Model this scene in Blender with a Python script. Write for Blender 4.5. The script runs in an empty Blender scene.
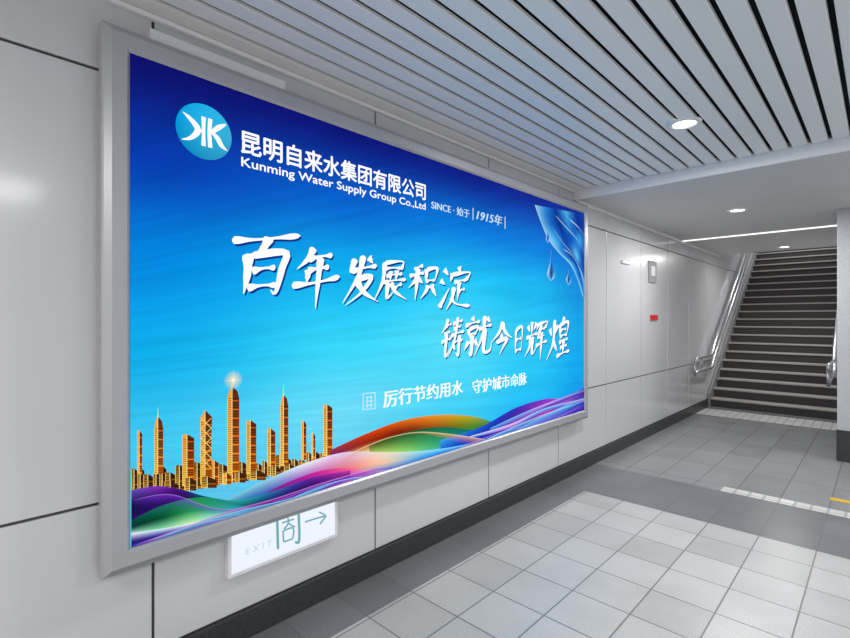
import bpy, bmesh, math, random
from mathutils import Vector
random.seed(4)
SC=bpy.context.scene; COL=SC.collection
try:
    SC.view_settings.view_transform='Standard'; SC.view_settings.look='None'
except Exception as e: print(e)
F=480.0; CX=425.0; CY=319.0; A=math.atan(458/480.0); SA,CA=math.sin(A),math.cos(A); H=1.45
WX=-2.10; BX=-2.0; CZ=2.65; LZ=2.57
def on_wall(px,py,X=BX):
    t=(px-CX)/F; v=(CY-py)/F
    d=(-SA+CA*t, CA+SA*t, v); k=X/d[0]
    return k*d[1], H+k*v
def lin(c):
    return tuple(((x/255)/12.92 if x/255<=.04045 else ((x/255+.055)/1.055)**2.4) for x in c)
# ---------- materials
def mat(name,c,rough=.5,metal=0,emit=0,noise=0,nscale=40,coat=0):
    m=bpy.data.materials.new(name); m.use_nodes=True; nt=m.node_tree; b=nt.nodes['Principled BSDF']
    col=(*lin(c),1)
    b.inputs['Base Color'].default_value=col; b.inputs['Roughness'].default_value=rough; b.inputs['Metallic'].default_value=metal
    if coat: b.inputs['Coat Weight'].default_value=coat; b.inputs['Coat Roughness'].default_value=.12
    if noise:
        tc=nt.nodes.new('ShaderNodeTexCoord'); n=nt.nodes.new('ShaderNodeTexNoise'); n.inputs['Scale'].default_value=nscale; n.inputs['Detail'].default_value=6
        r=nt.nodes.new('ShaderNodeMapRange'); r.inputs[1].default_value=.3; r.inputs[2].default_value=.7; r.inputs[3].default_value=1-noise; r.inputs[4].default_value=1+noise
        mx=nt.nodes.new('ShaderNodeVectorMath'); mx.operation='SCALE'; mx.inputs[0].default_value=col[:3]
        nt.links.new(tc.outputs['Object'],n.inputs['Vector']); nt.links.new(n.outputs['Fac'],r.inputs[0]); nt.links.new(r.outputs[0],mx.inputs['Scale']); nt.links.new(mx.outputs[0],b.inputs['Base Color'])
    return m
def glow(name,c,s=1.0):
    m=bpy.data.materials.new(name); m.use_nodes=True; nt=m.node_tree; nt.nodes.clear()
    o=nt.nodes.new('ShaderNodeOutputMaterial'); e=nt.nodes.new('ShaderNodeEmission'); e.inputs[0].default_value=(*lin(c),1); e.inputs[1].default_value=s
    nt.links.new(e.outputs[0],o.inputs[0]); return m
def glow_attr(name,streak=None,s=1.0,alpha=False):
    m=bpy.data.materials.new(name); m.use_nodes=True; nt=m.node_tree; nt.nodes.clear(); N=nt.nodes.new; L=nt.links.new
    o=N('ShaderNodeOutputMaterial'); e=N('ShaderNodeEmission'); a=N('ShaderNodeAttribute'); a.attribute_name='Col'
    e.inputs[1].default_value=s
    L(a.outputs['Color'],e.inputs[0])
    if alpha:
        tr=N('ShaderNodeBsdfTransparent'); mx=N('ShaderNodeMixShader'); L(a.outputs['Alpha'],mx.inputs[0]); L(tr.outputs[0],mx.inputs[1]); L(e.outputs[0],mx.inputs[2]); L(mx.outputs[0],o.inputs[0])
    else: L(e.outputs[0],o.inputs[0])
    if streak:
        tc=N('ShaderNodeTexCoord'); sp=N('ShaderNodeSeparateXYZ'); L(tc.outputs['Object'],sp.inputs[0])
        def M(op,x,y):
            n=N('ShaderNodeMath'); n.operation=op
            for i,q in enumerate((x,y)):
                if isinstance(q,(int,float)): n.inputs[i].default_value=q
                else: L(q,n.inputs[i])
            return n.outputs[0]
        dy=M('SUBTRACT',sp.outputs['Y'],streak[0]); dz=M('SUBTRACT',sp.outputs['Z'],streak[1])
        ang=M('ARCTAN2',dz,dy); rad=M('SQRT',M('ADD',M('MULTIPLY',dy,dy),M('MULTIPLY',dz,dz)),0)
        cb=N('ShaderNodeCombineXYZ'); L(M('MULTIPLY',ang,60),cb.inputs[0]); L(M('MULTIPLY',rad,.8),cb.inputs[1])
        n=N('ShaderNodeTexNoise'); n.inputs['Scale'].default_value=1.0; n.inputs['Detail'].default_value=6; n.inputs['Roughness'].default_value=.6; n.inputs['Distortion'].default_value=.7
        r=N('ShaderNodeMapRange'); r.inputs[1].default_value=.3; r.inputs[2].default_value=.7; r.inputs[3].default_value=.92*s; r.inputs[4].default_value=1.10*s
        L(cb.outputs[0],n.inputs['Vector']); L(n.outputs['Fac'],r.inputs[0]); L(r.outputs[0],e.inputs[1])
    return m
# ---------- mesh helpers
def box(bm,x0,x1,y0,y1,z0,z1,mi=0,bev=0):
    r=bmesh.ops.create_cube(bm,size=1); vs=r['verts']
    for v in vs: v.co=Vector(((x0+x1)/2+v.co.x*(x1-x0),(y0+y1)/2+v.co.y*(y1-y0),(z0+z1)/2+v.co.z*(z1-z0)))
    fs=set(f for v in vs for f in v.link_faces)
    for f in fs: f.material_index=mi
    if bev:
        es=list(set(e for v in vs for e in v.link_edges))
        rr=bmesh.ops.bevel(bm,geom=es,offset=bev,segments=2,affect='EDGES',profile=.6)
        for f in rr['faces']: f.material_index=mi
def prism_x(bm,pts,x0,x1,mi=0):
    a=[bm.verts.new((x0,y,z)) for y,z in pts]; b=[bm.verts.new((x1,y,z)) for y,z in pts]
    n=len(pts); fs=[bm.faces.new(a[::-1]),bm.faces.new(b)]
    for i in range(n): fs.append(bm.faces.new((a[i],a[(i+1)%n],b[(i+1)%n],b[i])))
    for f in fs: f.material_index=mi
def prism_y(bm,pts,y0,y1,mi=0):
    a=[bm.verts.new((x,y0,z)) for x,z in pts]; b=[bm.verts.new((x,y1,z)) for x,z in pts]
    n=len(pts); fs=[bm.faces.new(a),bm.faces.new(b[::-1])]
    for i in range(n): fs.append(bm.faces.new((a[i],b[i],b[(i+1)%n],a[(i+1)%n])))
    for f in fs: f.material_index=mi
def tube(bm,pts,r,seg=12,mi=0):
    pts=[Vector(p) for p in pts]; rings=[]
    for i,p in enumerate(pts):
        d=(pts[min(i+1,len(pts)-1)]-pts[max(i-1,0)]).normalized()
        u=d.cross(Vector((0,0,1)))
        if u.length<1e-3: u=d.cross(Vector((1,0,0)))
        u.normalize(); w=u.cross(d)
        rings.append([bm.verts.new(p+u*r*math.cos(2*math.pi*k/seg)+w*r*math.sin(2*math.pi*k/seg)) for k in range(seg)])
    for a,b in zip(rings,rings[1:]):
        for k in range(seg):
            f=bm.faces.new((a[k],a[(k+1)%seg],b[(k+1)%seg],b[k])); f.smooth=True; f.material_index=mi
    bm.faces.new(rings[0][::-1]).material_index=mi; bm.faces.new(rings[-1]).material_index=mi
def lathe(bm,prof,c,seg=40,mi=0):
    rings=[[bm.verts.new((c[0]+r*math.cos(2*math.pi*k/seg),c[1]+r*math.sin(2*math.pi*k/seg),c[2]+z)) for k in range(seg)] for r,z in prof]
    for a,b in zip(rings,rings[1:]):
        for k in range(seg):
            f=bm.faces.new((a[k],a[(k+1)%seg],b[(k+1)%seg],b[k])); f.smooth=True; f.material_index=mi
def attach(o,p):
    o.parent=p; bpy.context.view_layer.update(); o.matrix_parent_inverse=p.matrix_world.inverted()
def obj(name,bm,mats,parent=None,**kw):
    bmesh.ops.recalc_face_normals(bm,faces=bm.faces[:]) if kw.pop('recalc',True) else None
    me=bpy.data.meshes.new(name); bm.to_mesh(me); bm.free()
    for m in (mats if isinstance(mats,(list,tuple)) else [mats]): me.materials.append(m)
    o=bpy.data.objects.new(name,me); COL.objects.link(o)
    if parent: attach(o,parent)
    for k,v in kw.items(): o[k]=v
    return o
def thing(name,label,cat,loc,group=None):
    o=bpy.data.objects.new(name,None); COL.objects.link(o); o.location=loc; o['label']=label; o['category']=cat
    if group:o['group']=group
    o.empty_display_size=.1
    bpy.context.view_layer.update()
    return o
def B(): return bmesh.new()

M_wall=mat('wall_enamel',(206,207,210),.28,noise=.02,nscale=1.5,coat=.7)
M_gap=mat('joint_dark',(80,80,84),.8)
M_base=mat('baseboard_granite',(50,52,56),.35,noise=.3,nscale=90)
M_slat=mat('slat_white',(232,231,230),.38)
M_dark=mat('ceiling_void',(26,26,27),.9)
M_ceil=mat('ceiling_panel',(204,204,204),.5,noise=.02,nscale=2)
M_fas=mat('fascia',(240,240,240),.4)
M_frame=mat('frame_aluminium',(178,179,183),.35,metal=.3)
M_frame_d=mat('frame_side',(140,142,146),.4,metal=.3)
M_white=mat('white_plastic',(228,228,231),.4)
M_steel=mat('handrail_steel',(200,202,206),.25,metal=.8)
M_riser=mat('riser_dark',(56,53,52),.6,noise=.15,nscale=60)
M_nose=mat('nosing',(168,164,160),.5)
M_red=mat('red_plate',(200,30,40),.4)
M_grey=mat('grey_plate',(150,152,156),.5)
M_yellow=mat('yellow_marking',(205,165,40),.6)
M_post=mat('post_grey',(188,190,193),.4,noise=.05,nscale=40)
def floor_mat(name,base,grout,size,off=(0,0),amp=.12,gw=.012,rough=.33,sp=.22):
    m=bpy.data.materials.new(name); m.use_nodes=True; nt=m.node_tree; b=nt.nodes['Principled BSDF']; L=nt.links.new; N=nt.nodes.new
    tc=N('ShaderNodeTexCoord'); mp=N('ShaderNodeMapping'); mp.inputs['Location'].default_value=(off[0],off[1],0)
    br=N('ShaderNodeTexBrick'); br.offset=0; br.squash=1; br.inputs['Scale'].default_value=1; br.inputs['Brick Width'].default_value=size[0]; br.inputs['Row Height'].default_value=size[1]
    br.inputs['Mortar Size'].default_value=gw/2; br.inputs['Mortar Smooth'].default_value=.1; br.inputs['Bias'].default_value=0
    c1=lin([x*(1-amp) for x in base]); c2=lin([min(255,x*(1+amp*.6)) for x in base])
    br.inputs['Color1'].default_value=(*c1,1); br.inputs['Color2'].default_value=(*c2,1); br.inputs['Mortar'].default_value=(*lin(grout),1)
    n=N('ShaderNodeTexNoise'); n.inputs['Scale'].default_value=150; n.inputs['Detail'].default_value=3
    r=N('ShaderNodeMapRange'); r.inputs[1].default_value=.3; r.inputs[2].default_value=.7; r.inputs[3].default_value=1-sp; r.inputs[4].default_value=1+sp
    n2=N('ShaderNodeTexNoise'); n2.inputs['Scale'].default_value=3; r2=N('ShaderNodeMapRange'); r2.inputs[1].default_value=.3; r2.inputs[2].default_value=.7; r2.inputs[3].default_value=.94; r2.inputs[4].default_value=1.05
    mu=N('ShaderNodeMath'); mu.operation='MULTIPLY'; s=N('ShaderNodeVectorMath'); s.operation='SCALE'
    L(tc.outputs['Object'],mp.inputs[0]); L(mp.outputs[0],br.inputs['Vector']); L(tc.outputs['Object'],n.inputs['Vector']); L(tc.outputs['Object'],n2.inputs['Vector'])
    L(n.outputs['Fac'],r.inputs[0]); L(n2.outputs['Fac'],r2.inputs[0]); L(r.outputs[0],mu.inputs[0]); L(r2.outputs[0],mu.inputs[1])
    L(br.outputs['Color'],s.inputs[0]); L(mu.outputs[0],s.inputs['Scale']); L(s.outputs[0],b.inputs['Base Color'])
    b.inputs['Roughness'].default_value=rough
    bp=N('ShaderNodeBump'); bp.inputs['Strength'].default_value=.25; bp.inputs['Distance'].default_value=.003; bp.invert=True
    L(br.outputs['Fac'],bp.inputs['Height']); L(bp.outputs[0],b.inputs['Normal'])
    return m
M_fl1=floor_mat('floor_light_tile',(182,181,180),(116,116,118),(.3,.3),amp=.07,gw=.008,sp=.15,rough=.33)
M_fl2=floor_mat('floor_band',(110,112,116),(94,96,99),(.3,.3),amp=.05,gw=.006,rough=.33,sp=.3)
M_fl3=floor_mat('floor_grey_tile',(138,140,143),(104,105,108),(.3,.6),amp=.05,gw=.008,rough=.24,sp=.15)
M_fl4=floor_mat('floor_tactile',(214,213,210),(165,165,165),(.1,.1),amp=.05,gw=.02,sp=.1)
XR=3.4; YN=-4.0; YS=9.0
def slab(x0,x1,y0,y1,m,bm):
    vs=[bm.verts.new((x,y,0)) for x,y in ((x0,y0),(x1,y0),(x1,y1),(x0,y1))]; f=bm.faces.new(vs); f.material_index=m
bm=B()
slab(-1.82,XR,YN,3.86,0,bm); slab(WX,-1.82,YN,3.86,1,bm); slab(WX,XR,3.86,4.66,1,bm); slab(WX,-1.0,4.66,4.80,2,bm); slab(-1.0,XR,4.66,4.80,3,bm)
slab(WX,XR,4.80,8.2,2,bm); slab(WX,XR,8.2,8.8,3,bm); slab(WX,XR,8.8,YS,1,bm)
obj('floor',bm,[M_fl1,M_fl2,M_fl3,M_fl4],kind='structure',recalc=False)
bm=B()
box(bm,WX-.1,WX-.012,YN,16,0,6,1)
ys=[-4,-2.6,-1.55,-.5,.635,1.79,2.88,3.93,4.96,5.95,6.93,7.9,8.9,9.9,10.9,11.9,12.9,13.9,14.9,16]
zs=[.13,.766,2.373,3.9,6]
g=.0055
for a,b in zip(ys,ys[1:]):
    for c,d in zip(zs,zs[1:]):
        box(bm,WX-.012,WX,a+g,b-g,c+g,d-g,0,.0025)
obj('wall_left',bm,[M_wall,M_gap],kind='structure')
bm=B(); box(bm,WX,WX+.018,YN,YS-.06,0,.13,0,.004); obj('baseboard_left',bm,M_base,kind='structure')
# ---------- ceilings
bm=B()
box(bm,WX,XR,YN,4.25,CZ+.05,CZ+.10,1)
x=WX+.02; PW=.108; SW=.088
while x<XR-.1:
    prism_y(bm,[(x,CZ+.014),(x+.002,CZ+.002),(x+.006,CZ),(x+SW-.006,CZ),(x+SW-.002,CZ+.002),(x+SW,CZ+.014),(x+SW-.004,CZ+.014),(x+SW-.005,CZ+.005),(x+.005,CZ+.005),(x+.004,CZ+.014)],YN,4.21,0)
    x+=PW
obj('ceiling',bm,[M_slat,M_dark],kind='structure')
bm=B(); box(bm,WX,XR,4.25,9.7,LZ,LZ+.16,0)
obj('ceiling_lower',bm,M_ceil,kind='structure')
bm=B(); box(bm,WX+.03,XR,7.50,7.55,LZ-.012,LZ-.0005,0,.002); obj('trim_5',bm,glow('trim_added_glow',(250,250,250),1.3),kind='structure')  # plain white trim plate, emission added so it shows as a bright line
bm=B(); box(bm,WX,XR,4.22,4.25,LZ-.005,CZ+.02,0,.004); obj('trim_1',bm,M_fas,kind='structure')
bm=B(); box(bm,WX,WX+.025,YN,4.22,CZ-.02,CZ+.0,0,.003); obj('trim_2',bm,M_fas,kind='structure')
bm=B(); box(bm,WX,WX+.03,4.26,9.7,LZ-.03,LZ,0,.003); obj('trim_3',bm,M_fas,kind='structure')
bm=B(); prism_x(bm,[(9.7,LZ+.16),(9.7,LZ+.3),(16,LZ+4.6),(16,LZ+4.4)],WX,XR); obj('ceiling_shade_block',bm,M_ceil,kind='structure')  # unseen sloped slab, added to keep world light off the stairs
bm=B(); box(bm,XR,XR+.1,YN,16,0,6); obj('wall_right',bm,mat('wall_opposite',(215,215,217),.35,noise=.02,nscale=2),kind='structure')
PX=-.33
bm=B(); box(bm,PX,PX+.35,6.68,15.0,.13,LZ,0,.006); box(bm,PX-.004,PX+.354,6.68,15.0,0,.13,1,.004)
obj('wall_stair_side',bm,[M_wall,M_base],kind='structure')
bm=B(); box(bm,PX-.01,PX+.36,6.46,6.68,.0,LZ-.001,0,.006); box(bm,PX-.016,PX+.366,6.454,6.686,0,.32,1,.004)
obj('trim_4',bm,[M_post,M_base],kind='structure')
bm=B(); box(bm,WX,XR,15.9,16,3,6); obj('wall_shade_block',bm,M_wall,kind='structure')  # unseen end wall above the landing, added to darken the stairwell
# ---------- stairs
RI,TR,NS=.146,.21,28
st=thing('staircase','dark straight staircase rising between the tiled wall and the side wall','stairs',(-1.2,YS,0))
SXL,SXR=WX+.01,PX-.012
for i in range(NS):
    y=YS+i*TR; z=i*RI
    bm=B(); box(bm,SXL+.03,SXR-.03,y,y+TR+.02,max(0.001,z-.02),z+RI-.024,0); s=obj('step',bm,M_riser,st)
    bm=B(); box(bm,SXL+.03,SXR-.03,y-.02,y+TR+.01,z+RI-.024,z+RI,0,.004); obj('nosing',bm,M_nose,s)
M_str=mat('stringer_grey',(140,140,143),.45,noise=.08,nscale=30)
for x0,x1 in ((SXL,SXL+.03),(SXR-.03,SXR)):
    bm=B(); prism_x(bm,[(YS-.05,0.001),(YS-.05,.22),(YS+NS*TR,NS*RI+.2),(YS+NS*TR,NS*RI-.2),(YS+.35,0.001)],x0,x1)
    obj('stringer',bm,M_str,st)
bm=B(); box(bm,SXL,SXR,YS+NS*TR,15.88,NS*RI-.1,NS*RI); obj('landing',bm,M_riser,st)
def rail(x,sgn,label,wallx):
    t=thing('handrail',label,'handrail',(wallx,8.2,0),'handrails')
    sl=RI/TR
    for h in (.86,.66):
        bm=B(); pts=[(x,7.95,h-.06),(x,7.97,h-.02),(x,8.02,h),(x,8.8,h)]+[(x,8.8+k*.06,h+sl*k*.06*min(1,k/4)) for k in range(1,5)]
        y0=pts[-1][1]; z0=pts[-1][2]; pts+=[(x,y0+5.5,z0+5.5*sl)]
        tube(bm,pts,.024); obj('rail',bm,M_steel,t)
    bm=B(); tube(bm,[(x,7.95,.80),(x,7.93,.70),(x,7.95,.60)],.024); obj('end_loop',bm,M_steel,t)
    for k in range(6):
        y=8.3+k*1.0; z=.86+max(0,(y-8.95))*sl
        bm=B(); tube(bm,[(x,y,z-.2),(x,y,z-.02)],.01); tube(bm,[(x,y,z-.12),(wallx+sgn*.004,y,z-.12)],.01); obj('bracket',bm,M_steel,t)
rail(WX+.08,1,'steel handrail on the tiled wall with the advertising light box',WX)
rail(PX-.17,-1,'steel handrail along the side wall at the right of the stairs',PX)
# ---------- downlights
M_lamp=glow('lamp_glow',(255,253,248),9)
def downlight(x,y,z,label,w):
    t=thing('downlight',label,'ceiling light',(x,y,z),'ceiling downlights')
    bm=B(); lathe(bm,[(.062,-.001),(.066,-.012),(.085,-.012),(.094,-.006),(.096,.0)],(x,y,z)); obj('trim_ring',bm,M_white,t)
    bm=B(); lathe(bm,[(.0005,-.006),(.03,-.007),(.063,-.004)],(x,y,z)); obj('lamp',bm,M_lamp,t)
    l=bpy.data.lights.new('lamp_light','AREA'); l.shape='DISK'; l.size=.2; l.energy=w; l.color=(1,.985,.96)
    lo=bpy.data.objects.new('lamp_light',l); COL.objects.link(lo); lo.parent=t; lo.location=(0,0,-.03)
downlight(-.88,3.22,CZ,'round recessed downlight in the slatted ceiling, the largest and nearest',34)
downlight(-1.08,5.77,LZ,'round downlight in the lower plain ceiling, before the bright ceiling line',31)
downlight(-1.1,9.2,LZ,'small far round downlight in front of the stairs, beyond the ceiling line',20)
for x,y in ((-.6,-1.6),(1.6,3.2),(1.6,.3),(1.6,-2.4)):  # added fill lights outside the view, no fixtures behind them
    l=bpy.data.lights.new('fill_light','AREA'); l.shape='RECTANGLE'; l.size=.9; l.size_y=.9; l.energy=37; l.color=(1,.985,.97)
    lo=bpy.data.objects.new('fill_light',l); COL.objects.link(lo); lo.location=(x,y,CZ-.02)
for x,y,z,e in ((1.6,6.5,LZ-.02,38),(-1.2,12,4.0,22)):  # more added fill, one over the right floor, one above the stairs
    l=bpy.data.lights.new('fill_light','AREA'); l.shape='DISK'; l.size=.6; l.energy=e
    lo=bpy.data.objects.new('fill_light',l); COL.objects.link(lo); lo.location=(x,y,z)
# ---------- light box
Y0,_=on_wall(131,52); Y1,_=on_wall(585,300)
ZT=H+.982; ZB=H-.845
FW=.088
lb=thing('advertising_light_box','large backlit blue advertising light box with golden skyline and white calligraphy on the wall','light box',(WX,(Y0+Y1)/2,ZB-FW))
bm=B(); box(bm,WX+.001,BX-.03,Y0-FW+.01,Y1+FW-.01,ZB-FW+.01,ZT+FW-.01,0,.003); obj('housing',bm,M_frame_d,lb)
prof=[(0,-.06),(0,-.012),(.012,0),(.06,0),(.082,-.016),(.088,-.022),(.088,-.06)]
def frame_rail(ref,sg,horiz):
    bm=B(); rings=[]
    for e,es in (((Y0,-1),(Y1,1)) if horiz else ((ZB,-1),(ZT,1))):
        rings.append([bm.verts.new((BX+o,e+es*d,ref+sg*d) if horiz else (BX+o,ref+sg*d,e+es*d)) for d,o in prof])
    n=len(prof)
    for k in range(n): bm.faces.new((rings[0][k],rings[0][(k+1)%n],rings[1][(k+1)%n],rings[1][k]))
    bm.faces.new(rings[0]); bm.faces.new(rings[1][::-1]); obj('frame_rail',bm,M_frame,lb)
frame_rail(ZT,1,True); frame_rail(ZB,-1,True); frame_rail(Y0,-1,False); frame_rail(Y1,1,False)
ya,_=on_wall(150,40,WX+.05); yb,_=on_wall(285,90,WX+.05); yc,_=on_wall(376,120,WX+.05)
bm=B(); box(bm,WX+.001,WX+.055,ya,yb,ZT+FW-.01,ZT+FW+.055,0,.004); obj('top_cover',bm,M_white,lb)
bm=B(); box(bm,WX+.001,WX+.04,yb+.01,yc,ZT+FW-.01,ZT+FW+.02,0,.004); obj('top_cover',bm,M_white,lb)
PXX=BX-.010
ctrl=[[(14,16,104),(14,20,118),(16,28,130),(20,40,146),(24,46,152)],
[(8,58,172),(10,98,205),(12,122,220),(18,122,218),(24,104,205)],
[(4,132,222),(14,176,238),(34,198,246),(30,186,243),(26,144,222)],
[(14,172,234),(52,212,248),(84,220,250),(46,202,247),(24,168,234)],
[(66,200,240),(108,220,248),(74,214,248),(40,196,245),(20,166,238)],
[(95,195,235),(95,202,240),(45,190,242),(28,174,240),(22,146,230)]]
def samp(u,v):
    a=u*4; b=v*5; i=min(3,int(a)); j=min(4,int(b)); a-=i; b-=j
    a=a*a*(3-2*a); b=b*.5+.5*b*b*(3-2*b)
    return [((ctrl[j][i][k]*(1-a)+ctrl[j][i+1][k]*a)*(1-b)+(ctrl[j+1][i][k]*(1-a)+ctrl[j+1][i+1][k]*a)*b) for k in range(3)]
def cmesh(name,verts,faces,cols,m,parent):
    me=bpy.data.meshes.new(name); me.from_pydata(verts,[],faces); me.materials.append(m)
    at=me.color_attributes.new('Col','FLOAT_COLOR','POINT')
    for i,c in enumerate(cols): at.data[i].color=(*lin([max(0,min(255,q)) for q in c[:3]]),c[3] if len(c)>3 else 1)
    o=bpy.data.objects.new(name,me); COL.objects.link(o); attach(o,parent)
    return o
_,sz_=on_wall(131,330)
GA=glow_attr('poster_print',(Y0-1.6,sz_-.25)); GV=glow_attr('print_colour'); GT=glow_attr('print_translucent',alpha=True)
nx,nz=60,30; V=[];C=[];Fc=[]
for j in range(nz+1):
    for i in range(nx+1):
        u=i/nx; v=j/nz; V.append((PXX,Y0+(Y1-Y0)*u,ZT+(ZB-ZT)*v)); C.append(samp(u,v))
for j in range(nz):
    for i in range(nx):
        a=j*(nx+1)+i; Fc.append((a,a+nx+1,a+nx+2,a+1))
poster=cmesh('poster',V,Fc,C,GA,lb)
LAY=[0]
def layer():
    LAY[0]+=1; return PXX+.0012+LAY[0]*.00004
def clampp(px,py):
    y,z=on_wall(px,py,PXX); return min(max(y,Y0+.001),Y1-.001), min(max(z,ZB+.001),ZT-.001)
def crom(P,n):
    out=[]; m=len(P)-1
    for q in range(n+1):
        t=q/n*m; i=min(m-1,int(t)); t-=i
        p0=P[max(0,i-1)];p1=P[i];p2=P[i+1];p3=P[min(m,i+2)]
        out.append([.5*((2*b)+(-a+c)*t+(2*a-5*b+4*c-d)*t*t+(-a+3*b-3*c+d)*t**3) for a,b,c,d in zip(p0,p1,p2,p3)])
    return out
def be(x): return 549-.3062*(x-131)
def band(top,bot,rows,n=90,name='ribbon',K=12,al=None,ends=.12):
    if bot is None: bot=[(x,be(x)+2) for x,_ in top]
    T=crom(top,n); Bt=crom(bot,n); R=[crom(r,n) for r in rows]; X=layer(); V=[];C=[];Fc=[]
    for i in range(n+1):
        for k in range(K+1):
            w=k/K; px=T[i][0]*(1-w)+Bt[i][0]*w; py=T[i][1]*(1-w)+Bt[i][1]*w
            y,z=clampp(px,py); V.append((X,y,z))
            s=w*(len(R)-1); q=min(len(R)-2,int(s)); s-=q
            c=[R[q][i][c]*(1-s)+R[q+1][i][c]*s for c in range(3)]
            if al:
                s=w*(len(al)-1); q=min(len(al)-2,int(s)); s-=q; e=min(1,min(i,n-i)/(n*ends)) if ends else 1; c.append((al[q]*(1-s)+al[q+1]*s)*e)
            C.append(c)
    for i in range(n):
        for k in range(K):
            a=i*(K+1)+k; Fc.append((a,a+1,a+K+2,a+K+1))
    return cmesh(name,V,Fc,C,GT if al else GV,poster)
def polys(name,items):
    X=layer(); V=[];C=[];Fc=[]
    for P,c in items:
        X+=.000004; q=len(V)
        for i,p in enumerate(P): V.append((X,*clampp(*p))); C.append(c[i] if isinstance(c,list) else c)
        Fc.append(tuple(range(q,q+len(P))))
    return cmesh(name,V,Fc,C,GV,poster)
# ---- golden skyline
def tower(x0,x1,yt,yb,k,dark=False):
    xm=x0+(x1-x0)*.4; w=x1-x0; I=[]
    T1,B1=((240,160,60),(255,205,80)) if not dark else ((120,76,32),(235,180,70))
    T2,B2=((86,34,14),(196,92,12)) if not dark else ((40,26,16),(110,62,16))
    if k==1: L=[(x0,yb),(xm,yb),(xm,yt),(x0+w*.15,yt+5),(x0,yt+12)]; R_=[(xm,yb),(x1,yb),(x1,yt+12),(x1-w*.15,yt+5),(xm,yt)]
    elif k==2: L=[(x0,yb),(xm,yb),(xm,yt),(x0,yt+8),(x0+w*.12,yt+28)]; R_=[(xm,yb),(x1,yb),(x1-w*.1,yt+28),(x1,yt+7),(xm,yt)]
    else: L=[(x0,yb),(xm,yb),(xm,yt),(x0,yt+1)]; R_=[(xm,yb),(x1,yb),(x1,yt+4),(xm,yt)]
    def mixc(a,b,f): return tuple(a[c]*(1-f)+b[c]*f for c in range(3))
    def cg(P,a,b): return [mixc(a,b,(p[1]-yt)/(yb-yt)) for p in P]
    I.append((L,cg(L,T1,B1))); I.append((R_,cg(R_,T2,B2)))
    if k==1: I.append(([(xm-.6,yt+2),(xm+.6,yt+2),(xm,yt-10)],(255,210,110)))
    st_=2.2; n=int((yb-yt)/st_)
    y0=yt+ (12 if k else 5)
    for i in range(n):
        y=y0+i*st_
        if y>yb-1: break
        f=(y-yt)/(yb-yt); s=.68 if not dark else .5
        c1=tuple(q*s for q in mixc(T1,B1,f)); c2=tuple(q*.55 for q in mixc(T2,B2,f))
        if i%4==1: c2=tuple(min(255,q*2.1) for q in mixc(T2,B2,f))
        I.append(([(x0+w*.06,y+.9),(xm-.2,y+.9),(xm-.2,y),(x0+w*.06,y)],c1))
        I.append(([(xm+.3,y+.9),(x1-w*.06,y+.9),(x1-w*.06,y),(xm+.3,y)],c2))
    I.append(([(xm-.35,yb),(xm+.25,yb),(xm+.25,yt),(xm-.35,yt)],(255,238,170)))
    I.append(([(x0,yb),(x0+.5,yb),(x0+.5,yt+12 if k else yt+1),(x0,yt+12 if k else yt+1)],(255,204,100)))
    if k==2:
        for q in range(5):
            yy=yt+8+q*10
            I.append(([(x0+.5,yy),(x0+1.5,yy),(x1-.5,yy+10),(x1-1.5,yy+10)],(255,220,120))); I.append(([(x1-1.5,yy),(x1-.5,yy),(x0+1.5,yy+10),(x0+.5,yy+10)],(255,200,90)))
    polys('skyline_tower',I)
towers=[(137,142,430,474,0),(154,163,416,474,1),(182,194,434,486,0),(200,212,410,484,2),(227,239,386,474,1),(246,256,420,474,0),(267,275,428,466,0),(280,288,394,466,1),(301,306,420,460,0),(311,315,432,459,0),(323,332,404,456,0)]
x=131
while x<336:
    w=random.uniform(6,12); yt=470-(x-131)*.1+random.uniform(-3,7); yb=499-(x-131)*.17
    tower(x,min(x+w,338),yt,yb,0,dark=random.random()<.85); x+=w*.85
for a in towers: tower(*a)
x=134
while x<330:
    w=random.uniform(8,16); yt=484-(x-131)*.138+random.uniform(0,5); yb=499-(x-131)*.16
    tower(x,x+w,yt,yb,0,dark=random.random()<.6); x+=w*1.4
cy_,cz_=clampp(233,380)
def star(rs,cc,rim,a0,a1,m):
    X=layer(); V=[(X,cy_,cz_)]; C=[(*cc,a0)]
    for k in range(32):
        V.append((X,cy_+rs[k%len(rs)]*math.cos(k*math.pi/16),cz_+rs[k%len(rs)]*math.sin(k*math.pi/16))); C.append((*rim,a1))
    cmesh('star_glint',V,[(0,1+k,1+(k+1)%32) for k in range(32)],C,m,poster)
star([.042],(255,236,180),(255,225,150),.85,0,GT); star([.048,.006,.007,.006,.022,.006,.007,.006],(255,255,255),(255,250,230),1,.7,GT)
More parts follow.
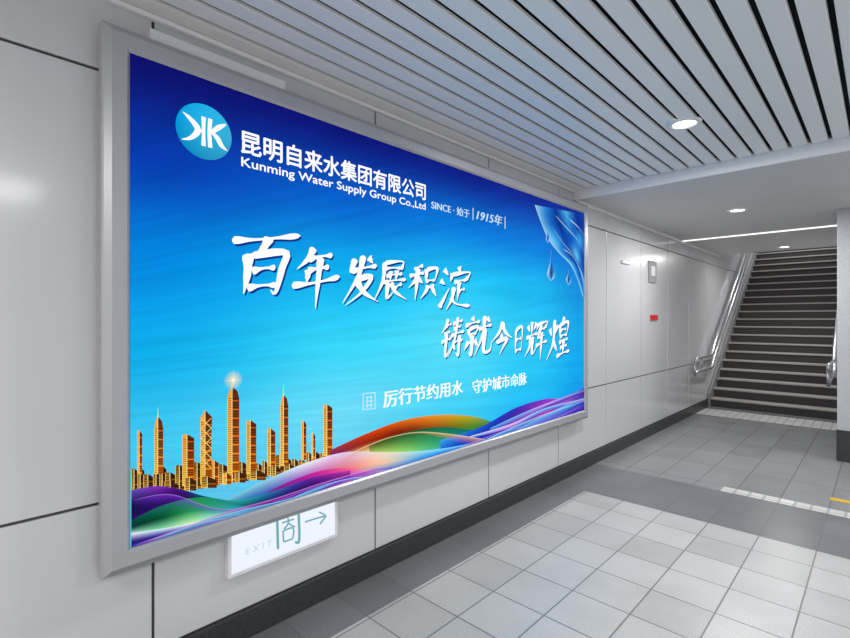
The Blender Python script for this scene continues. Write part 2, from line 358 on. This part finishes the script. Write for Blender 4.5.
# ---- ribbons
band([(330,450),(365,434),(400,421),(435,415),(470,416),(500,424),(520,428)],[(330,462),(365,452),(400,444),(435,440),(470,438),(500,434),(520,430)],
 [[(150,50,90),(215,60,20),(235,110,20),(240,150,40),(190,170,40),(40,120,120),(20,110,200)],[(120,40,90),(150,40,20),(120,30,15),(150,80,20),(80,130,40),(20,110,110),(20,110,200)],[(240,140,150),(245,205,140),(245,210,110),(130,200,90),(40,160,110),(20,120,160),(20,110,200)]])
band([(368,444),(405,432),(440,427),(475,430),(505,430)],[(370,455),(405,452),(440,448),(475,440),(505,434)],
 [[(60,60,20),(20,80,40),(20,110,70),(20,110,120),(20,90,190)],[(210,240,120),(150,220,110),(60,180,140),(30,130,180),(20,90,190)]])
band([(440,440),(480,427),(515,408),(545,399),(565,398),(586,386)],[(440,460),(480,446),(515,434),(545,424),(565,418),(586,410)],
 [[(60,170,235),(30,90,210),(60,50,190),(130,60,200),(190,90,210),(90,60,180)],[(30,100,215),(20,50,170),(90,30,150),(200,60,180),(70,70,190),(40,40,150)],[(40,130,225),(30,80,200),(40,60,190),(60,90,210),(30,50,170),(30,60,190)]])
band([(490,428),(520,414),(550,402),(586,389)],[(490,432),(520,420),(550,406),(586,392)],[[(90,200,245),(120,190,250),(230,190,250),(120,140,230)],[(40,60,190),(130,40,170),(60,40,170),(60,30,150)]])
band([(470,436),(510,424),(545,408),(586,398)],[(470,438),(510,428),(545,411),(586,401)],[[(220,240,255),(240,220,255),(150,220,255),(230,170,230)],[(60,120,220),(150,80,200),(60,120,220),(120,60,190)]])
band([(225,500),(265,480),(305,463),(345,452),(385,452),(430,450),(480,441),(530,425),(586,404)],None,
 [[(120,200,220),(150,210,225),(235,242,250),(225,205,240),(235,225,205),(160,225,240),(130,200,245),(160,130,230),(60,60,190)],
  [(20,90,160),(50,80,180),(150,60,180),(230,120,130),(240,200,170),(60,160,240),(30,90,220),(60,50,190),(40,40,160)],
  [(20,60,170),(40,80,200),(60,120,220),(60,150,230),(40,120,225),(20,80,210),(15,60,190),(30,50,180),(30,30,150)]])
band([(235,512),(275,488),(315,472),(345,468),(375,470),(400,468)],[(235,524),(275,510),(315,494),(345,486),(375,478),(400,470)],
 [[(70,20,110),(130,30,140),(200,40,150),(245,90,150),(245,180,200),(230,230,245)],[(40,20,110),(80,30,150),(120,40,170),(170,70,190),(150,120,210),(90,150,230)]])
band([(131,490),(155,486),(180,489),(205,496),(235,500),(270,492),(310,478),(350,470)],[(131,522),(155,520),(180,522),(205,522),(235,522),(270,512),(310,496),(350,480)],
 [[(90,80,190),(130,50,190),(70,20,130),(20,100,120),(40,170,160),(40,120,170),(100,40,160),(210,60,160)],[(16,14,60),(16,6,48),(8,6,30),(6,16,36),(12,60,60),(20,20,90),(50,15,100),(120,35,140)],[(40,20,100),(60,20,120),(30,130,170),(20,100,150),(70,190,220),(60,90,200),(120,60,190),(220,120,200)]])
band([(131,520),(160,506),(190,498),(215,498),(245,506),(275,507)],[(131,534),(160,530),(190,524),(215,518),(245,514),(275,509)],
 [[(8,70,70),(12,120,80),(30,140,80),(30,140,110),(30,120,160),(40,80,190)],[(6,50,45),(8,76,50),(40,150,80),(50,160,130),(60,160,200),(50,100,200)],[(190,245,220),(150,235,180),(210,250,200),(150,235,220),(110,210,230),(60,120,220)]])
band([(131,533),(170,527),(210,520),(250,513),(300,500),(350,484),(400,470),(460,455),(520,437),(586,412)],None,
 [[(235,248,255),(225,245,252),(240,250,255),(170,215,245),(215,222,250),(205,228,252),(130,185,245),(60,110,220),(90,70,200),(60,50,180)],
  [(40,20,110),(50,40,150),(90,30,160),(50,50,180),(60,110,215),(40,110,220),(30,80,210),(20,60,190),(60,40,170),(30,30,140)],
  [(30,90,160),(40,140,215),(40,60,180),(30,70,190),(30,90,210),(20,80,200),(20,60,190),(20,50,180),(30,30,150),(25,25,120)]])
sheets=[
 ([(131,500),(170,494),(215,508),(260,506),(310,488),(360,472),(420,462)],20,(120,50,210),(30,15,120)),
 ([(200,530),(250,520),(300,494),(350,478),(410,474),(470,458),(540,430)],20,(80,200,245),(20,90,220)),
 ([(300,508),(350,498),(400,478),(450,452),(500,432),(550,420),(586,402)],18,(150,70,220),(40,30,160)),
 ([(131,546),(175,530),(225,512),(275,498),(330,480),(385,466)],18,(190,70,200),(60,30,170)),
 ([(380,486),(430,470),(480,452),(520,428),(555,410),(586,396)],16,(100,190,255),(30,50,190)),
 ([(340,458),(380,440),(415,432),(450,434),(490,440)],9,(250,200,120),(180,80,40)),
 ([(350,500),(410,480),(460,452),(510,428),(550,412),(586,400)],10,(120,220,255),(60,60,200)),
 ([(420,474),(470,456),(515,440),(555,424),(586,414)],9,(220,110,220),(60,40,180)),
 ([(150,540),(200,522),(240,510),(290,498),(340,480)],12,(60,200,220),(20,80,180)),
]
for P,d,ca,cb_ in sheets:
    ca2=[min(255,c*.4+150) for c in ca]
    bt=[(x,y+d*(.6+.5*math.sin(i*1.3+d))) for i,(x,y) in enumerate(P)]
    band(P,bt,[[ca]*len(P),[cb_]*len(P)],al=[.6,.3,.0],n=70)
    band(P,[(x,y+1.2) for x,y in P],[[ca2]*len(P),[ca]*len(P)],al=[.75,.1],n=70,K=2,name='ribbon_edge')
# ---- lettering
M_txt=glow('letter_white',(250,252,255),1.1); M_sh=glow('letter_shadow',(16,60,150),.8); M_pale=glow('letter_pale',(205,232,250),1.0)
def text_mesh(s,x0,x1,ytop,ybot,m,shear=0,bold=0,X=None,parent=None,name='lettering',d2=PXX,song=False):
    cu=bpy.data.curves.new('t','FONT'); cu.body=s; cu.shear=shear; cu.resolution_u=4
    to=bpy.data.objects.new('t',cu); COL.objects.link(to); bpy.context.view_layer.update()
    dg=bpy.context.evaluated_depsgraph_get(); me=bpy.data.meshes.new_from_object(to.evaluated_get(dg)); bpy.data.objects.remove(to)
    xs=[v.co.x for v in me.vertices]; zs=[v.co.y for v in me.vertices]
    if not xs: return
    a,b,c,d=min(xs),max(xs),min(zs),max(zs)
    ya,zt=on_wall(x0,ytop,d2); _,zb=on_wall(x0,ybot,d2); yb,_=on_wall(x1,ytop,d2)
    if X is None: X=layer()
    for v in me.vertices: v.co=Vector((X,ya+(v.co.x-a)/(b-a)*(yb-ya),zb+(v.co.y-c)/(d-c)*(zt-zb)))
    if bold:
        bm=bmesh.new(); bm.from_mesh(me); base=bm.faces[:]
        for k in range(4):
            r=bmesh.ops.duplicate(bm,geom=base); dy,dz=(((bold,0),(-bold,0),(0,bold),(0,-bold)) if not song else ((bold,0),(-bold,0),(bold*1.7,0),(-bold*1.7,0)))[k]
            for v in r['geom']:
                if isinstance(v,bmesh.types.BMVert): v.co.y+=dy; v.co.z+=dz; v.co.x+=.00001*(k+1)
        bm.to_mesh(me); bm.free()
    me.materials.clear(); me.materials.append(m); me.name=name
    o=bpy.data.objects.new(name,me); COL.objects.link(o); attach(o,parent or poster)
    return o
text_mesh('昆明自来水集团有限公司',241,425,130,153,M_txt,bold=.0022)
text_mesh('Kunming Water Supply Group Co.,Ltd',241,425,157,169,M_txt,bold=.0010)
text_mesh('SINCE · 始于',431,469,200,209,M_pale,bold=.0012,song=True)
text_mesh('1915年',476,502,209,220,M_pale,shear=.25,bold=.0016,song=True)
text_mesh('厉行节约用水',383,462,391,408,M_txt,bold=.0020,song=True)
text_mesh('守护城市命脉',472,526,380,394,M_txt,bold=.0020,song=True)
def stroke_bm(bm,pts,w,X,fx,taper=True,n=18):
    P=crom(pts,n) if len(pts)>2 else crom([pts[0],((pts[0][0]+pts[1][0])/2,(pts[0][1]+pts[1][1])/2+ (2 if abs(pts[0][0]-pts[1][0])>20 else 0)),pts[1]],n)
    Lf=[];Rt=[]
    for i,p in enumerate(P):
        a=P[max(0,i-1)]; b=P[min(n,i+1)]; dx,dy=b[0]-a[0],b[1]-a[1]; l=math.hypot(dx,dy) or 1
        t=i/n
        horiz=abs(P[-1][0]-P[0][0])>abs(P[-1][1]-P[0][1])*1.6
        k=w
        if taper:
            k=w*(.36+.8*math.exp(-((t-.12)/.18)**2)+(.6*math.exp(-((t-.86)/.12)**2) if horiz else .5*math.exp(-((t-.5)/.25)**2)-.25*t*t))
            if i==0: k*=.35
            if i==n: k*=.12
            k*=1+.3*abs(dy/l)
        nxx,nyy=-dy/l*k,dx/l*k
        Lf.append(bm.verts.new((X,*fx(p[0]+nxx,p[1]+nyy)))); Rt.append(bm.verts.new((X,*fx(p[0]-nxx,p[1]-nyy))))
    for i in range(n): bm.faces.new((Rt[i],Rt[i+1],Lf[i+1],Lf[i]))
G={
'a':[[(0,84),(40,88),(100,98)],[(52,92),(44,72),(34,62)],[(24,64),(26,30),(24,0)],[(25,60),(78,68),(76,40),(70,0),(62,6)],[(32,36),(66,42)],[(28,9),(70,13)]],
'b':[[(38,102),(26,80),(4,62)],[(28,80),(84,88)],[(28,58),(78,65)],[(30,60),(28,36)],[(-4,32),(50,36),(106,46)],[(56,84),(54,40),(53,-14)]],
'c':[[(28,94),(20,68),(30,66)],[(20,66),(92,78)],[(50,102),(40,55),(2,-4)],[(36,48),(78,53),(52,18),(10,-8)],[(38,44),(60,18),(104,-6)],[(66,98),(80,84)]],
'd':[[(22,92),(82,96),(78,74)],[(22,77),(78,78)],[(22,94),(20,45),(-4,-4)],[(30,58),(84,63)],[(44,71),(44,45)],[(64,73),(64,46)],[(18,42),(98,48)],[(38,42),(38,3),(58,18)],[(84,37),(62,26)],[(48,41),(66,16),(106,-6)]],
'e':[[(42,100),(12,88)],[(-2,68),(48,78)],[(26,92),(25,40),(24,-4)],[(24,70),(16,52),(-2,34)],[(28,62),(46,46)],[(56,90),(57,48)],[(56,88),(94,92),(88,50)],[(58,52),(88,55)],[(66,40),(60,22),(42,0)],[(78,42),(88,22),(100,4)]],
'f':[[(8,96),(24,80)],[(-2,68),(14,57)],[(0,0),(12,18),(30,48)],[(60,103),(66,88)],[(38,86),(33,64)],[(36,82),(100,88),(86,66)],[(46,62),(88,67)],[(64,64),(62,14)],[(64,38),(86,43)],[(46,50),(42,20),(24,-8)],[(38,24),(58,6),(110,-2)]],
'g':[[(26,102),(16,82),(-2,66)],[(18,82),(42,87)],[(10,62),(38,66)],[(0,42),(44,48)],[(22,66),(22,4),(44,24)],[(50,86),(96,92)],[(54,72),(88,77)],[(42,54),(106,62)],[(72,104),(62,45),(32,-2)],[(52,34),(100,39)],[(84,54),(83,0),(70,8)],[(56,28),(68,14)]],
'h':[[(24,102),(33,89)],[(0,80),(54,88)],[(14,71),(15,52)],[(14,70),(46,74),(40,53)],[(15,54),(40,56)],[(28,54),(28,2),(18,11)],[(16,38),(2,16)],[(38,40),(52,20)],[(52,66),(102,74)],[(72,102),(68,50),(40,-6)],[(78,68),(76,6),(102,4),(106,28)],[(82,96),(96,82)]],
'i':[[(52,104),(32,68),(-6,40)],[(50,98),(70,66),(110,42)],[(42,60),(58,50)],[(20,37),(80,44),(60,16),(42,-8)]],
'j':[[(20,92),(20,0)],[(18,88),(82,94),(76,0)],[(24,50),(74,53)],[(22,8),(76,11)]],
'k':[[(24,100),(24,62)],[(4,90),(14,72)],[(46,95),(34,74)],[(-2,56),(54,64)],[(18,58),(16,30),(-6,4)],[(30,58),(31,10),(52,24)],[(56,92),(51,74)],[(54,88),(106,94),(94,76)],[(60,70),(94,75)],[(76,86),(60,52),(94,56)],[(48,28),(108,36)],[(78,66),(77,-14)]],
'l':[[(4,78),(14,58)],[(42,84),(30,62)],[(25,100),(22,40),(-6,-2)],[(24,42),(44,16)],[(74,103),(62,88)],[(54,86),(55,50)],[(54,84),(94,88),(88,50)],[(56,68),(86,70)],[(56,52),(88,55)],[(52,37),(96,43)],[(58,22),(92,26)],[(74,42),(74,6)],[(42,2),(108,9)]]}
def glyph(g,x0,x1,yt,yb,w=4.6):
    ya,zt=on_wall(x0,yt,PXX); _,zb=on_wall(x0,yb,PXX); yb2,_=on_wall(x1,yt,PXX)
    for m,dx,dz in ((M_sh,.008,-.009),(M_txt,0,0)):
        bm=B(); X=layer()
        fx=lambda u,v:(ya+(yb2-ya)*(u+.10*(v-50))/100+dx, zb+(zt-zb)*(v+.08*(u-50))/100+dz)
        for s in G[g]:
            X+=.000003; stroke_bm(bm,s,w,X,fx)
        obj('lettering' if m is M_txt else 'lettering_shadow',bm,m,poster,recalc=False)
for a in (('a',229,297,227,292,5.2),('b',294,337,246,301,5.6),('c',343,378,254,300,5.8),('d',376,406,258,298,4.8),('e',409,437,264,298,5.4),('f',440,468,266,306,5.0),
          ('g',441,462,319,357,4.8),('h',464,490,317,355,5.0),('i',492,510,323,353,6.6),('j',513,523,327,353,7),('k',526,545,321,357,5.0),('l',548,568,319,358,4.8)): glyph(*a)
def flat(name,P_,m,parent=None):
    bm=B(); X=layer()
    for P in P_: bm.faces.new([bm.verts.new((X,*on_wall(px,py,PXX))) for px,py in P])
    return obj(name,bm,m,parent or poster,recalc=False)
def outline(x0,x1,yt,yb,t): 
    return [[(x0,yt),(x1,yt-1),(x1,yt-1+t),(x0,yt+t)],[(x0,yb-t),(x1,yb-t-1),(x1,yb-1),(x0,yb)],[(x0,yt),(x0+t,yt),(x0+t,yb),(x0,yb)],[(x1-t,yt-1),(x1,yt-1),(x1,yb-1),(x1-t,yb-1)]]
flat('seal_mark',outline(362,375,393,410,1)+[[(365,397),(372,396),(372,397),(365,398)],[(364.5,401),(372.5,400),(372.5,401),(364.5,402)],[(365,405),(372,404),(372,405.2),(365,406.2)],[(366,396),(367,396),(367,408),(366,408)],[(370,395.5),(371,395.5),(371,407.5),(370,407.5)]],M_pale)
flat('bracket_mark',[[(472,208),(472.8,208),(472.8,220),(472,220)],[(504,217),(504.8,217),(504.8,229),(504,229)]],M_pale)
# logo
ly,lz=on_wall(203,132,PXX); ya_,_=on_wall(175,132,PXX); yb_,_=on_wall(231,132,PXX); ry=(yb_-ya_)/2; lyc=(ya_+yb_)/2
V=[];C=[];X=layer(); V.append((X,lyc,lz)); C.append((45,180,225))
for k in range(64):
    t=k/64*2*math.pi; V.append((X,lyc+ry*math.cos(t),lz+ry*math.sin(t))); C.append((30+25*math.cos(t),160+20*math.cos(t-1),212+20*math.sin(t)))
cmesh('logo_disc',V,[(0,1+k,1+(k+1)%64) for k in range(64)],C,GV,poster)
bm=B(); X=layer(); fx=lambda u,v:(lyc+ry*u/100,lz+ry*v/100)
def vw(pts,ws,n=24):
    global X
    X+=.000004; P=crom([(p[0],p[1],w) for p,w in zip(pts,ws)],n); Lf=[];Rt=[]
    for i,p in enumerate(P):
        a=P[max(0,i-1)]; b=P[min(n,i+1)]; dx,dy=b[0]-a[0],b[1]-a[1]; l=math.hypot(dx,dy) or 1
        ox,oy=-dy/l*p[2],dx/l*p[2]
        Lf.append(bm.verts.new((X,*fx(p[0]+ox,p[1]+oy)))); Rt.append(bm.verts.new((X,*fx(p[0]-ox,p[1]-oy))))
    for i in range(n): bm.faces.new((Rt[i],Rt[i+1],Lf[i+1],Lf[i]))
vw([(20,54),(17,0),(20,-52)],[8,7,8]); vw([(78,50),(50,30),(24,4)],[3,9,6]); vw([(26,6),(46,-10),(62,-34),(84,-48)],[4,9,8,1])
vw([(-4,54),(-4,0),(-4,-52)],[8,6,8]); vw([(-76,50),(-54,36),(-32,16),(-24,0),(-34,-20),(-54,-38),(-80,-48)],[1,7,10,11,9,6,1]); vw([(-30,0),(-6,0)],[7,3])
obj('logo_figure',bm,M_txt,poster,recalc=False)
# water running down the top right corner
band([(534,205),(540,222),(548,240),(559,254),(569,264),(576,278),(582,296)],[(586,215),(587,228),(587,240),(587,256),(587,270),(587,284),(587,300)],
 [[(190,240,255),(150,220,248),(190,240,255),(150,220,248),(190,240,255),(150,220,248),(190,240,255)],[(50,160,230),(30,120,205),(70,190,240),(30,120,205),(60,180,235),(40,150,220),(120,210,245)],
  [(10,56,150),(8,46,138),(12,64,165),(8,46,138),(14,66,165),(16,76,180),(60,140,215)],[(90,200,240),(50,150,220),(20,90,190),(110,215,248),(30,110,200),(80,190,240),(60,140,215)],
  [(10,50,145),(14,60,155),(60,170,230),(14,66,165),(14,60,155),(30,110,200),(60,140,215)],[(20,80,180),(20,70,170),(14,56,150),(40,120,205),(90,190,238),(20,76,175),(60,140,215)]],al=[.7,.65,.9,.8,.85,.8],ends=0,name='water_splash',K=25)
for P,wd in (([(536,208),(541,222),(549,239),(560,253),(570,263),(577,277),(582,292)],1.2),([(543,212),(552,228),(562,242),(573,256),(581,276)],2.2),([(554,214),(563,224),(574,236),(583,250)],2.6),([(568,218),(577,226),(585,238)],2.4),([(562,248),(570,254),(578,266),(583,282)],1.6)):
    band(P,[(x+wd*.8,y+wd*1.4) for x,y in P],[[(245,253,255)]*len(P),[(150,220,250)]*len(P)],al=[.0,1,.0],n=40,K=6,name='water_highlight')
def drop(xc,yt,yc,r,yb):
    band([(xc-.3,yt),(xc-.7,(yt+yc)/2),(xc-r*.8,yc-r*.6),(xc-r,yc+r*.4),(xc-r*.75,yc+r*1.5),(xc-.1,yb)],[(xc+.3,yt),(xc+.7,(yt+yc)/2),(xc+r*.8,yc-r*.6),(xc+r,yc+r*.4),(xc+r*.75,yc+r*1.5),(xc+.1,yb)],
     [[(170,225,250)]*2+[(215,243,252)]*2+[(150,215,245),(225,245,255)],[(60,130,210),(30,90,185),(20,70,165),(12,56,150),(30,100,190),(110,200,240)],[(40,110,195),(40,110,195),(70,150,220),(120,200,240),(190,235,250),(225,245,255)]],name='water_drop',n=50)
drop(550.5,250,272,3.8,281); drop(547,232,238,1.8,243); drop(568,270,279,2.4,285)
# ---------- exit sign under the light box
SX=WX+.035
sy0,szb=on_wall(228,580,SX); sy1,_=on_wall(338,540,SX); szt=ZB-FW-.003
es=thing('exit_sign','white backlit exit sign with teal arrow directly beneath the advertising light box','sign',(WX,(sy0+sy1)/2,szb))
bm=B(); t=.016
for a in ((sy0,sy1,szb,szb+t),(sy0,sy0+t,szb+t,szt),(sy1-t,sy1,szb+t,szt)): box(bm,WX+.001,SX,a[0],a[1],a[2],a[3],0,.002)
obj('sign_frame',bm,M_white,es)
bm=B(); box(bm,WX+.001,SX-.006,sy0+t,sy1-t,szb+t,szt-.001); obj('sign_panel',bm,glow('sign_glow',(234,240,252),1.05),es)
M_teal=glow('sign_teal',(118,172,184),.98); M_pg=glow('sign_grey',(200,210,224),.97)
text_mesh('E X I T',246,272,549,555,M_pg,X=SX-.004,parent=es,d2=SX-.004)
def sfx(px,py):
    y,z=on_wall(px,py,SX-.004); return y,min(z,szt-.002)
bm=B()
for s,w_ in (([(277,512),(277.5,530),(278,549)],1.3),([(298,504),(299,522),(299,541),(295,542)],1.3),([(282,523),(288,521),(294,519)],.8),([(283,531),(283.3,536),(283.5,542)],.8),([(283,531),(293,528),(293,538)],.8),([(283.5,542),(293,538.6)],.8),([(288,518),(288,524),(284,529)],.8),([(288,522),(291,525),(295,527)],.8)):
    stroke_bm(bm,s,w_,SX-.004,sfx,taper=False)
obj('lettering',bm,M_teal,es,recalc=False)
bm=B()
for s in ([(305,522),(314,519),(325,516)],[(319,512),(323,514),(326,516)],[(326,516),(323,520),(320,524)]): stroke_bm(bm,s,.8,SX-.0035,sfx,taper=False)
obj('arrow',bm,M_teal,es,recalc=False)
# ---------- small plates on the wall
def plate(px0,px1,py0,py1,label,cat,m,extra=None):
    ya,_=on_wall(px0,py0,WX); yb,zt=on_wall(px1,py0,WX); _,zb=on_wall(px1,py1,WX)
    t=thing('wall_plate',label,cat,(WX,(ya+yb)/2,zb))
    bm=B(); box(bm,WX+.001,WX+.02,ya,yb,zb,zt,0,.003); obj('plate',bm,m,t)
    if extra:
        bm=B(); box(bm,WX+.02,WX+.024,ya+(yb-ya)*.25,yb-(yb-ya)*.25,zb+(zt-zb)*.3,zb+(zt-zb)*.75); obj('pictogram',bm,extra,t)
    return t
plate(650,656.5,315,320,'small red plate on the tiled wall at eye height','plate',M_red)
plate(648,655,262,283,'grey upright sign on the wall above the small red plate','sign',M_grey,M_white)
plate(621,629,262,265,'tiny pale plate on the wall beside the light box','plate',M_white)
bm=B(); box(bm,-.31,.1,5.02,5.10,0.0005,.003); o=obj('floor_marking',bm,M_yellow); o['label']='short yellow strip marking on the floor at the right edge'; o['category']='floor marking'
# ---------- world, camera
w=bpy.data.worlds.new('World'); SC.world=w; w.use_nodes=True; w.node_tree.nodes['Background'].inputs[0].default_value=(.98,.98,1,1); w.node_tree.nodes['Background'].inputs[1].default_value=1.05
cam=bpy.data.cameras.new('Camera'); cam.sensor_width=36; cam.lens=F/850*36; cam.clip_start=.02
co=bpy.data.objects.new('Camera',cam); COL.objects.link(co); co.location=(0,0,H); co.rotation_euler=(math.radians(90),0,A); SC.camera=co
